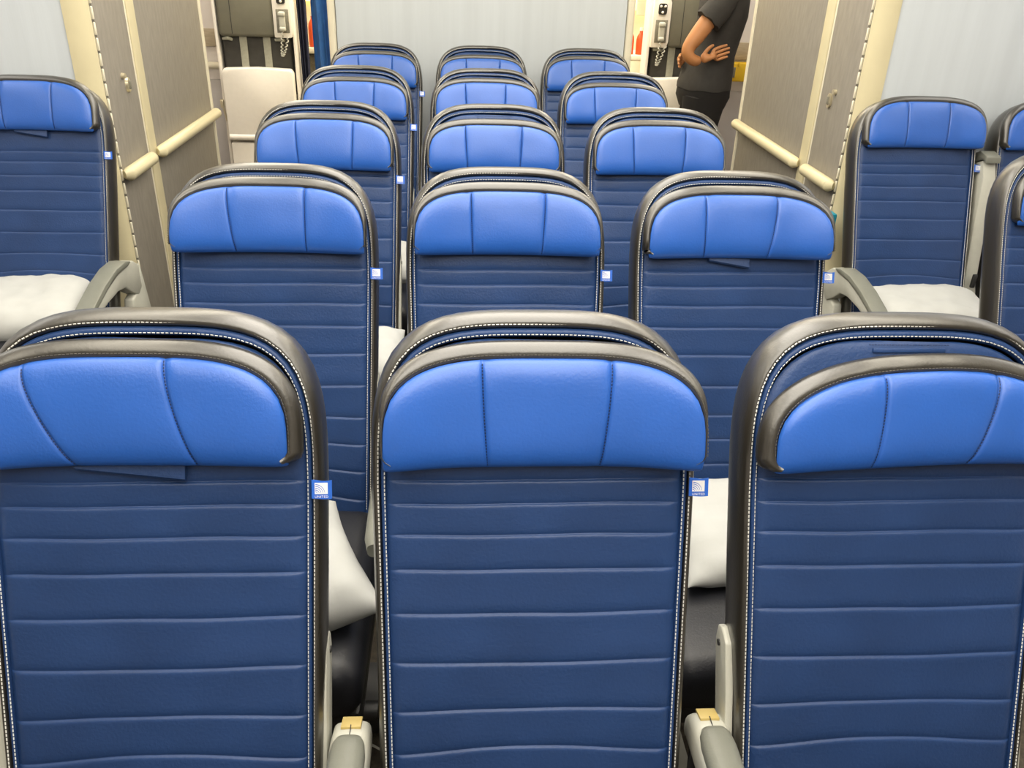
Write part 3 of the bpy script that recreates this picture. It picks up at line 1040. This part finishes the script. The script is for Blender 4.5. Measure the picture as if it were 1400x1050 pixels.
def jump_seat(x, s, label):
    """crew seat against a cabinet; front plane at y=5.30; handset on side s"""
    r = empty('jump_seat', (x, 5.32, 0), label, 'seat', 'folding crew seats')
    box('support_cabinet', (0, 0.11, 1.10), (0.45, 0.10, 2.2), M['jumpwhite'], r, 0.008)
    # side frame strips
    for q in (-1, 1):
        box('side_frame', (q * 0.222, 0.03, 0.95), (0.018, 0.09, 1.6), M['jumpwhite'], r, 0.004)
    box('recess_panel', (0, 0.052, 1.06), (0.42, 0.015, 0.62), M['charcoal'], r, 0.002)
    # back cushion upper
    cw = 0.315
    ccx = -s * 0.045
    b = box('back_cushion', (ccx, 0.01, 1.225), (cw, 0.09, 0.30), M['olive'], r, 0.02, 4)
    box('cushion_seam', (-0.08, -0.0455, 0), (0.003, 0.002, 0.27), M['darkgap'], b, 0)
    box('head_cushion', (ccx, 0.01, 1.55), (cw, 0.09, 0.30), M['olive'], r, 0.02, 4)
    # lower cushion
    box('lower_cushion', (0, 0.028, 0.975), (0.39, 0.05, 0.20), M['charcoal'], r, 0.012, 3)
    for q in (-0.075, 0.06):
        box('harness_strap', (q, -0.004, 0.975), (0.042, 0.006, 0.22), M['belt'], r, 0.001)
    for q in (-0.16, 0.14):
        bm = bmesh.new()
        tube_bm(bm, [(q - 0.03, -0.01, 1.060), (q, -0.018, 1.066), (q + 0.025, -0.008, 1.056)], [0.008, 0.012, 0.008], 8)
        bm_obj('harness_buckle', bm, M['belt'], r)
    # folded pan
    poly = [(-0.20, 0.50), (0.20, 0.50), (0.205, 0.52), (0.205, 0.885), (0.19, 0.905), (0, 0.912), (-0.19, 0.905), (-0.205, 0.885), (-0.205, 0.52)]
    prism('folded_pan', poly, -0.075, -0.005, M['jumpwhite'], r, 0.008, 'y')
    tube('pan_hinge', [(-0.20, -0.065, 0.515), (0.20, -0.065, 0.515)], 0.020, M['jumpwhite'], r, 12)
    lb = box('lower_box', (0, 0.0, 0.25), (0.40, 0.13, 0.46), M['jumpwhite'], r, 0.008)
    prism('grip_recess', [(-0.12, 0.085), (0.10, 0.085), (0.10, 0.07), (-0.06, 0.072)], -0.072, -0.064, M['darkgap'], lb, 0, 'y')
    # latch hardware at the side
    bm = bmesh.new()
    add_box(bm, (-0.235, -0.02, 0.70), (0.02, 0.03, 0.05), 0.006)
    tube_bm(bm, [(-0.235, -0.03, 0.72), (-0.225, -0.03, 0.65), (-0.215, -0.03, 0.60)], 0.006, 8)
    bm_obj('latch_bracket', bm, M['chrome'], r)
    # handset station
    hx = s * 0.165
    st = prism('handset_panel', [(hx - 0.05, 1.075), (hx + 0.045, 1.075), (hx + 0.055, 1.11), (hx + 0.055, 1.32), (hx + 0.03, 1.38), (hx - 0.03, 1.38), (hx - 0.05, 1.34)],
               -0.045, 0.05, M['jumpwhite'], r, 0.006, 'y')
    bm = bmesh.new()
    add_box(bm, (hx + 0.004, -0.046, 1.165), (0.070, 0.006, 0.125), 0.002)
    bm_obj('cradle_recess', bm, M['label'], st)
    bm = bmesh.new()
    add_box(bm, (hx + 0.002, -0.047, 1.285), (0.048, 0.006, 0.060), 0.012, 3)
    bm_obj('control_plate', bm, M['charcoal'], st)
    for q, z in ((-0.012, 1.30), (0.014, 1.30), (0.0, 1.268)):
        bm = bmesh.new()
        bmesh.ops.create_uvsphere(bm, u_segments=10, v_segments=6, radius=0.008, matrix=Matrix.Translation((hx + 0.002 + q, -0.051, z)))
        bm_obj('control_knob', bm, M['jumpwhite'], st)
    # handset with coiled cord: its own thing
    return r, hx


def handset(x, y, label):
    h = empty('handset', (x, y, 1.165), label, 'phone', 'crew handsets')
    bm = bmesh.new()
    add_box(bm, (0, 0, 0), (0.036, 0.022, 0.105), 0.008, 3)
    add_box(bm, (0, -0.008, 0.038), (0.040, 0.022, 0.026), 0.008, 3)
    add_box(bm, (0, -0.008, -0.040), (0.036, 0.022, 0.022), 0.008, 3)
    bm_obj('handset_grip', bm, M['plastic'], h)
    pts = []
    for i in range(90):
        t = i / 89
        base = Vector((0.0 + 0.028 * math.sin(t * PI) * -1, -0.012, -0.05 - 0.135 * math.sin(t * PI * 0.93)))
        base.x += 0.03 * t
        a = t * 2 * PI * 15
        pts.append(base + Vector((math.cos(a) * 0.006, math.sin(a) * 0.006, 0)))
    bm = bmesh.new()
    tube_bm(bm, pts, 0.0032, 6)
    bm_obj('coiled_cord', bm, M['plastic'], h)
    return h


r1, hx = jump_seat(-1.285, 1, 'folded crew seat beyond the left aisle, cream pan under grey-olive cushion')
handset(-1.285 + hx + 0.004, 5.32 - 0.062, 'cream telephone handset with coiled cord on the left crew seat panel')
r2, hx2 = jump_seat(1.235, -1, 'folded crew seat beyond the right aisle, partly behind the standing person')
handset(1.235 + hx2 + 0.004, 5.32 - 0.062, 'cream telephone handset with coiled cord on the right crew seat panel')


def curtain(x0, x1, y, z0, z1, m, name, label, folds=5, amp=0.02):
    bm = bmesh.new()
    N = folds * 8
    fr = []
    for sgn in (0, 1):
        rows = []
        for j in range(9):
            t = j / 8
            z = z0 + (z1 - z0) * t
            row = []
            for i in range(N + 1):
                u = i / N
                x = x0 + (x1 - x0) * u
                yy = y + amp * math.sin(u * folds * 2 * PI + 0.5 * math.sin(t * 3)) + sgn * 0.004
                row.append(bm.verts.new((x + 0.004 * math.sin(t * 5 + u * 4), yy, z)))
            rows.append(row)
        fr.append(rows)
        for j in range(8):
            for i in range(N):
                q = (rows[j][i], rows[j][i + 1], rows[j + 1][i + 1], rows[j + 1][i])
                bm.faces.new(q if sgn == 0 else q[::-1])
    a, b = fr
    for j in range(8):
        bm.faces.new((a[j][0], a[j + 1][0], b[j + 1][0], b[j][0]))
        bm.faces.new((a[j][N], b[j][N], b[j + 1][N], a[j + 1][N]))
    for i in range(N):
        bm.faces.new((a[0][i], b[0][i], b[0][i + 1], a[0][i + 1]))
        bm.faces.new((a[8][i], a[8][i + 1], b[8][i + 1], b[8][i]))
    o = bm_obj(name, bm, m)
    tag(o, label, 'curtain')
    return o


curtain(-1.050, -0.995, 5.36, 0.03, 2.28, M['navycloth'], 'curtain', 'dark navy curtain gathered beside the left crew seat', 3, 0.014)
curtain(-1.000, -0.80, 5.55, 0.03, 2.28, M['bluecloth'], 'curtain', 'mid blue cloth hanging between crew seat and middle bulkhead', 3, 0.02)

# galley units behind
def galley(x, label, seed):
    r = empty('galley_unit', (x, 6.35, 0), label, 'galley')
    box('galley_carcass', (0, 0.28, 1.15), (1.10, 0.40, 2.28), M['creamlight'], r, 0.01)
    box('counter', (0, 0.02, 0.90), (1.10, 0.18, 0.04), M['creamlight'], r, 0.008)
    for q in range(3):
        d = box('cart_door', (-0.36 + q * 0.36, 0.06, 0.45), (0.32, 0.03, 0.82), M['label'], r, 0.006)
        box('cart_handle', (0, -0.022, 0.30), (0.14, 0.016, 0.03), M['plastic'], d, 0.004)
    for q in range(4):
        box('divider', (-0.54 + q * 0.36, 0.05, 1.15), (0.026, 0.06, 2.26), M['creamlight'], r, 0.004)
    for q in range(3):
        box('locker_door', (-0.36 + q * 0.36, 0.07, 1.60), (0.31, 0.03, 0.50), M['jumpwhite'], r, 0.008)
    box('work_lamp', (0, 0.06, 1.25), (0.96, 0.05, 0.09), M['glow'], r, 0.008)
    return r


galley(-1.05, 'brightly lit cream galley unit in the background left', 1)
galley(1.05, 'brightly lit cream galley unit in the background right', 2)


def bottle(x, y, z, h, r_, label, group):
    bm = bmesh.new()
    prof = [(0.0, 0), (r_, 0), (r_ * 1.02, h * 0.08), (r_, h * 0.55), (r_ * 0.85, h * 0.68), (r_ * 0.4, h * 0.8), (r_ * 0.38, h * 0.9)]
    n = 16
    rg = [[bm.verts.new((a * math.cos(2 * PI * k / n), a * math.sin(2 * PI * k / n), b)) for k in range(n)] for a, b in prof[1:]]
    for i in range(len(rg) - 1):
        for k in range(n):
            bm.faces.new((rg[i][k], rg[i][(k + 1) % n], rg[i + 1][(k + 1) % n], rg[i + 1][k]))
    bm.faces.new(rg[0][::-1])
    bm.faces.new(rg[-1])
    e = empty('bottle', (x, y, z), label, 'bottle', group)
    bm_obj('bottle_body', bm, M['red'], e)
    bm = bmesh.new()
    bmesh.ops.create_cone(bm, cap_ends=True, segments=14, radius1=r_ * 0.42, radius2=r_ * 0.38, depth=h * 0.12,
                          matrix=Matrix.Translation((0, 0, h * 0.95)))
    bm_obj('bottle_cap', bm, M['jumpwhite'], e)


# a stand with the red-orange bottles just beyond the right opening
st = empty('galley_cart', (1.00, 5.72, 0), 'narrow cream cart between bulkhead and right crew seat', 'cart')
box('cart_body', (0, 0, 0.50), (0.16, 0.30, 0.94), M['creamlight'], st, 0.006)
box('cart_front', (-0.02, -0.153, 0.55), (0.06, 0.008, 0.60), M['label'], st, 0.002)
box('cart_top', (0, 0, 0.985), (0.17, 0.31, 0.03), M['jumpwhite'], st, 0.006)
bottle(0.965, 5.62, 1.0, 0.155, 0.022, 'left one of two orange-red bottles standing on the narrow cart', 'orange-red bottles')
bottle(1.028, 5.62, 1.0, 0.155, 0.027, 'right one of two orange-red bottles standing on the narrow cart', 'orange-red bottles')
tag(box('service_panel', (1.06, 5.85, 1.38), (0.06, 0.03, 0.34), M['creamlight'], None, 0.004),
    'cream panel hanging above the bottles beside the right crew seat', 'panel')

bottle(-1.115, 6.33, 0.922, 0.22, 0.035, 'single orange-red bottle on the left galley counter beside blue curtain', 'orange-red bottles')

# yellow box on the far wall
yb = empty('first_aid_box', (1.655, 5.50, 0.925), 'bright yellow box with pink label on far right wall', 'box')
box('box_case', (0, 0, 0), (0.15, 0.08, 0.11), M['yellow'], yb, 0.008)
box('box_label', (0.05, -0.042, 0.0), (0.045, 0.004, 0.07), M['pink'], yb, 0.001)
box('box_label_pale', (-0.06, -0.042, 0.0), (0.03, 0.004, 0.06), M['label'], yb, 0.001)
for q in (-1, 1):
    box('box_clip', (q * 0.03, -0.044, 0.05), (0.012, 0.008, 0.02), M['yellow'], yb, 0.001)

# ceiling lamps (real fittings of the wash lights)
for i, (x, y, sx_, sy_) in enumerate([(0, 1.3, 1.1, 4.4), (-1.0, 1.8, .35, 5.4), (1.0, 1.8, .35, 5.4)]):
    o = box('ceiling_lamp', (x, y, 2.285), (sx_ * 0.9, sy_ * 0.95, 0.02), M['lamp'], None, 0.004)
    tag(o, ['wide lit ceiling lamp panel over the middle seat block', 'long lit ceiling lamp over the left aisle', 'long lit ceiling lamp over the right aisle'][i], 'lamp', 'ceiling lamps')


# ------------------------------------------------------------------ the standing person
def skin_mesh(name, joints, edges, m, parent, sub=2, root=0):
    me = bpy.data.meshes.new(name)
    me.from_pydata([j[0] for j in joints], edges, [])
    me.materials.append(m)
    o = bpy.data.objects.new(name, me)
    COL.objects.link(o)
    o.parent = parent
    sk = o.modifiers.new('skin', 'SKIN')
    sk.use_smooth_shade = True
    for i, j in enumerate(joints):
        r_ = j[1]
        if not isinstance(r_, tuple):
            r_ = (r_, r_)
        me.skin_vertices[0].data[i].radius = r_
        me.skin_vertices[0].data[i].use_root = (i == root)
    sb = o.modifiers.new('sub', 'SUBSURF')
    sb.levels = sub
    sb.render_levels = sub
    return o


pe = empty('person', (1.29, 4.95, 0), 'person in charcoal short-sleeved shirt and black trousers standing with bent arm, hand on belly', 'person')
# local coordinates relative to (1.29,4.95,0); facing left-forward
J = [((0, 0, 0.95), 0.105),            # 0 pelvis
     ((0.01, 0, 1.08), 0.09),         # 1 waist
     ((0.035, 0, 1.25), 0.10),        # 2 chest
     ((0.045, 0, 1.40), 0.08),        # 3 upper chest
     ((0.035, 0, 1.49), 0.052),        # 4 neck
     ((0.015, -0.01, 1.56), 0.055),    # 5 head base
     ((0.005, -0.015, 1.64), 0.088),   # 6 head
     ((0.01, -0.012, 1.71), 0.070),    # 7 crown
     ((0.01, -0.145, 1.385), 0.042),      # 8 near shoulder
     ((-0.10, -0.19, 1.24), 0.050),    # 9
     ((-0.190, -0.20, 1.11), 0.042),   # 10 elbow
     ((-0.15, -0.215, 1.065), 0.037),    # 11 mid forearm
     ((-0.095, -0.20, 1.065), 0.027),    # 12 wrist
     ((0.06, 0.145, 1.385), 0.042),      # 13 far shoulder
     ((0.02, 0.19, 1.24), 0.045),
     ((0.02, 0.20, 1.11), 0.040),
     ((-0.04, 0.16, 1.07), 0.034),
     ((-0.10, 0.10, 1.05), 0.026),
     ((-0.02, -0.085, 0.86), 0.085),   # 18 near hip
     ((-0.02, -0.09, 0.50), 0.056),    # knee
     ((0.0, -0.09, 0.10), 0.038),      # ankle
     ((0.02, 0.085, 0.86), 0.085),     # 21 far hip
     ((0.0, 0.10, 0.50), 0.056),
     ((0.03, 0.11, 0.10), 0.038)]
E_ = [(0, 1), (1, 2), (2, 3), (3, 4), (4, 5), (5, 6), (6, 7), (3, 8), (8, 9), (9, 10), (10, 11), (11, 12), (3, 13), (13, 14), (14, 15), (15, 16), (16, 17),
      (0, 18), (18, 19), (19, 20), (0, 21), (21, 22), (22, 23)]
skin_mesh('body', J, E_, M['skin'], pe)


def hand(base, dirv, side, nm='hand'):
    d = Vector(dirv).normalized()
    up = Vector((0, 0, 1))
    s = up - d * d.dot(up)
    s.normalize()
    n_ = d.cross(s) * side
    b = Vector(base)
    js = [(tuple(b), 0.024), (tuple(b + d * 0.045), (0.034, 0.016)), (tuple(b + d * 0.085), (0.036, 0.014))]
    es = [(0, 1), (1, 2)]
    for i, (o_, L_) in enumerate(((0.030, 0.070), (0.010, 0.080), (-0.010, 0.074), (-0.028, 0.058))):
        k = len(js)
        r0 = b + d * 0.085 + s * o_
        js += [(tuple(r0), 0.0095), (tuple(r0 + d * L_ * 0.5 + n_ * 0.006), 0.0085), (tuple(r0 + d * L_ * 0.8 + n_ * 0.016), 0.0078), (tuple(r0 + d * L_ + n_ * 0.024), 0.006)]
        es += [(2, k), (k, k + 1), (k + 1, k + 2), (k + 2, k + 3)]
    k = len(js)
    js += [(tuple(b + d * 0.030 + s * 0.030), 0.012), (tuple(b + d * 0.060 + s * 0.050 + n_ * 0.005), 0.010), (tuple(b + d * 0.090 + s * 0.056 + n_ * 0.010), 0.007)]
    es += [(1, k), (k, k + 1), (k + 1, k + 2)]
    return skin_mesh(nm, js, es, M['skin'], pe, 2, 0)


hand((-0.10, -0.20, 1.064), (1, 0.12, 0.42), 1)
hand((-0.098, 0.105, 1.05), (-0.75, -1, -0.1), -1)
# shirt and trousers: lofted around the body


def loft(bm, rings, n=24, caps=(True, True)):
    """rings: (centre, axis vector, ra, rb) ra across x-like, rb across y-like"""
    out = []
    for c, ax, ra, rb in rings:
        c = Vector(c)
        ax = Vector(ax).normalized()
        u = Vector((1, 0, 0)) - ax * ax.x
        u.normalize()
        v = ax.cross(u)
        out.append([bm.verts.new(c + u * ra * math.cos(2 * PI * k / n) + v * rb * math.sin(2 * PI * k / n)
                                 + ax * 0.004 * math.sin(k * 1.7 + c.z * 40)) for k in range(n)])
    for i in range(len(out) - 1):
        for k in range(n):
            bm.faces.new((out[i][k], out[i][(k + 1) % n], out[i + 1][(k + 1) % n], out[i + 1][k]))
    if caps[0]:
        bm.faces.new(out[0][::-1])
    if caps[1]:
        bm.faces.new(out[-1])


Z = (0, 0, 1)
bm = bmesh.new()
loft(bm, [((-0.01, 0, 0.905), Z, 0.150, 0.185), ((-0.01, 0, 0.93), Z, 0.150, 0.185), ((0.0, 0, 1.0), Z, 0.140, 0.175), ((0.015, 0, 1.08), Z, 0.122, 0.160), ((0.035, 0, 1.18), Z, 0.122, 0.168),
          ((0.045, 0, 1.28), Z, 0.132, 0.188), ((0.045, 0, 1.37), Z, 0.128, 0.200), ((0.045, 0, 1.43), Z, 0.105, 0.175), ((0.04, 0, 1.465), Z, 0.075, 0.10), ((0.035, 0, 1.49), Z, 0.060, 0.065)])
d1 = Vector((-0.11, -0.02, -0.14))
loft(bm, [((0.03, -0.13, 1.425), (-.2, -.9, -.3), 0.05, 0.06), ((0.01, -0.165, 1.395), (-.4, -.5, -.7), 0.07, 0.068), ((-0.02, -0.18, 1.34), d1, 0.070, 0.066), ((-0.085, -0.190, 1.265), d1, 0.074, 0.066)])
loft(bm, [((0.06, 0.13, 1.425), (-.1, .9, -.3), 0.05, 0.06), ((0.06, 0.165, 1.395), (-.2, .5, -.7), 0.07, 0.068), ((0.05, 0.18, 1.34), (-.04, .03, -.14), 0.070, 0.066), ((0.03, 0.19, 1.24), (-.04, .03, -.14), 0.070, 0.066)])
bm_obj('shirt', bm, M['shirt'], pe)
bm = bmesh.new()
loft(bm, [((0.0, 0, 1.0), Z, 0.130, 0.165), ((-0.01, 0, 0.93), Z, 0.145, 0.180), ((-0.01, 0, 0.86), Z, 0.150, 0.185), ((-0.01, 0, 0.80), Z, 0.125, 0.17)])
for q, dx in ((-1, -0.01), (1, 0.02)):
    loft(bm, [((dx - 0.01, q * 0.085, 0.87), Z, 0.125, 0.095), ((dx - 0.02, q * 0.088, 0.74), Z, 0.108, 0.092), ((dx - 0.03, q * 0.09, 0.50), Z, 0.078, 0.074),
              ((dx - 0.01, q * 0.095, 0.30), Z, 0.072, 0.068), ((dx, q * 0.10, 0.06), Z, 0.070, 0.066)])
bm_obj('trousers', bm, M['trousers'], pe)
# hair, face, shoes
bm = bmesh.new()
bmesh.ops.create_uvsphere(bm, u_segments=28, v_segments=20, radius=1.0)
for v in bm.verts:
    c = v.co
    k = 1 + 0.03 * noise.noise(c * 4)
    face_side = c.x < -0.25
    if c.x < -0.15 and c.z < 0.42:
        k *= 0.72
    if c.z < -0.45:
        k *= 0.80
    v.co = Vector((0.018 + c.x * 0.093 * k, -0.012 + c.y * 0.090 * k, 1.672 + c.z * 0.098 * k))
bm_obj('hair', bm, M['hair'], pe)
for q in (-1, 1):
    bm = bmesh.new()
    bmesh.ops.create_uvsphere(bm, u_segments=12, v_segments=8, radius=0.0095, matrix=Matrix.Translation((-0.0690, -0.02 + q * 0.030, 1.650)))
    e = bm_obj('eye', bm, M['eye'], pe)
    bm = bmesh.new()
    bmesh.ops.create_uvsphere(bm, u_segments=10, v_segments=6, radius=0.0045, matrix=Matrix.Translation((-0.0755, -0.02 + q * 0.030, 1.650)))
    bm_obj('iris', bm, M['hair'], e)
    skin_mesh('ear', [((0.012, -0.012 + q * 0.080, 1.625), 0.008), ((0.016, -0.012 + q * 0.088, 1.645), 0.012), ((0.014, -0.012 + q * 0.088, 1.665), 0.009)], [(0, 1), (1, 2)], M['skin'], pe, 1, 1)
skin_mesh('nose', [((-0.074, -0.02, 1.655), 0.008), ((-0.092, -0.02, 1.628), 0.012), ((-0.080, -0.02, 1.618), 0.012)], [(0, 1), (1, 2)], M['skin'], pe, 1, 0)
skin_mesh('mouth', [((-0.066, -0.045, 1.592), 0.004), ((-0.078, -0.02, 1.590), 0.007), ((-0.066, 0.005, 1.592), 0.004)], [(0, 1), (1, 2)], M['lips'], pe, 1, 1)
for (x_, y_) in ((0.0, -0.09), (0.03, 0.11)):
    skin_mesh('shoe', [((x_ + 0.03, y_, 0.045), 0.042), ((x_ - 0.06, y_, 0.042), 0.042), ((x_ - 0.16, y_, 0.036), 0.036), ((x_ - 0.20, y_, 0.032), 0.026)], [(0, 1), (1, 2), (2, 3)], M['shoe'], pe, 1, 0)
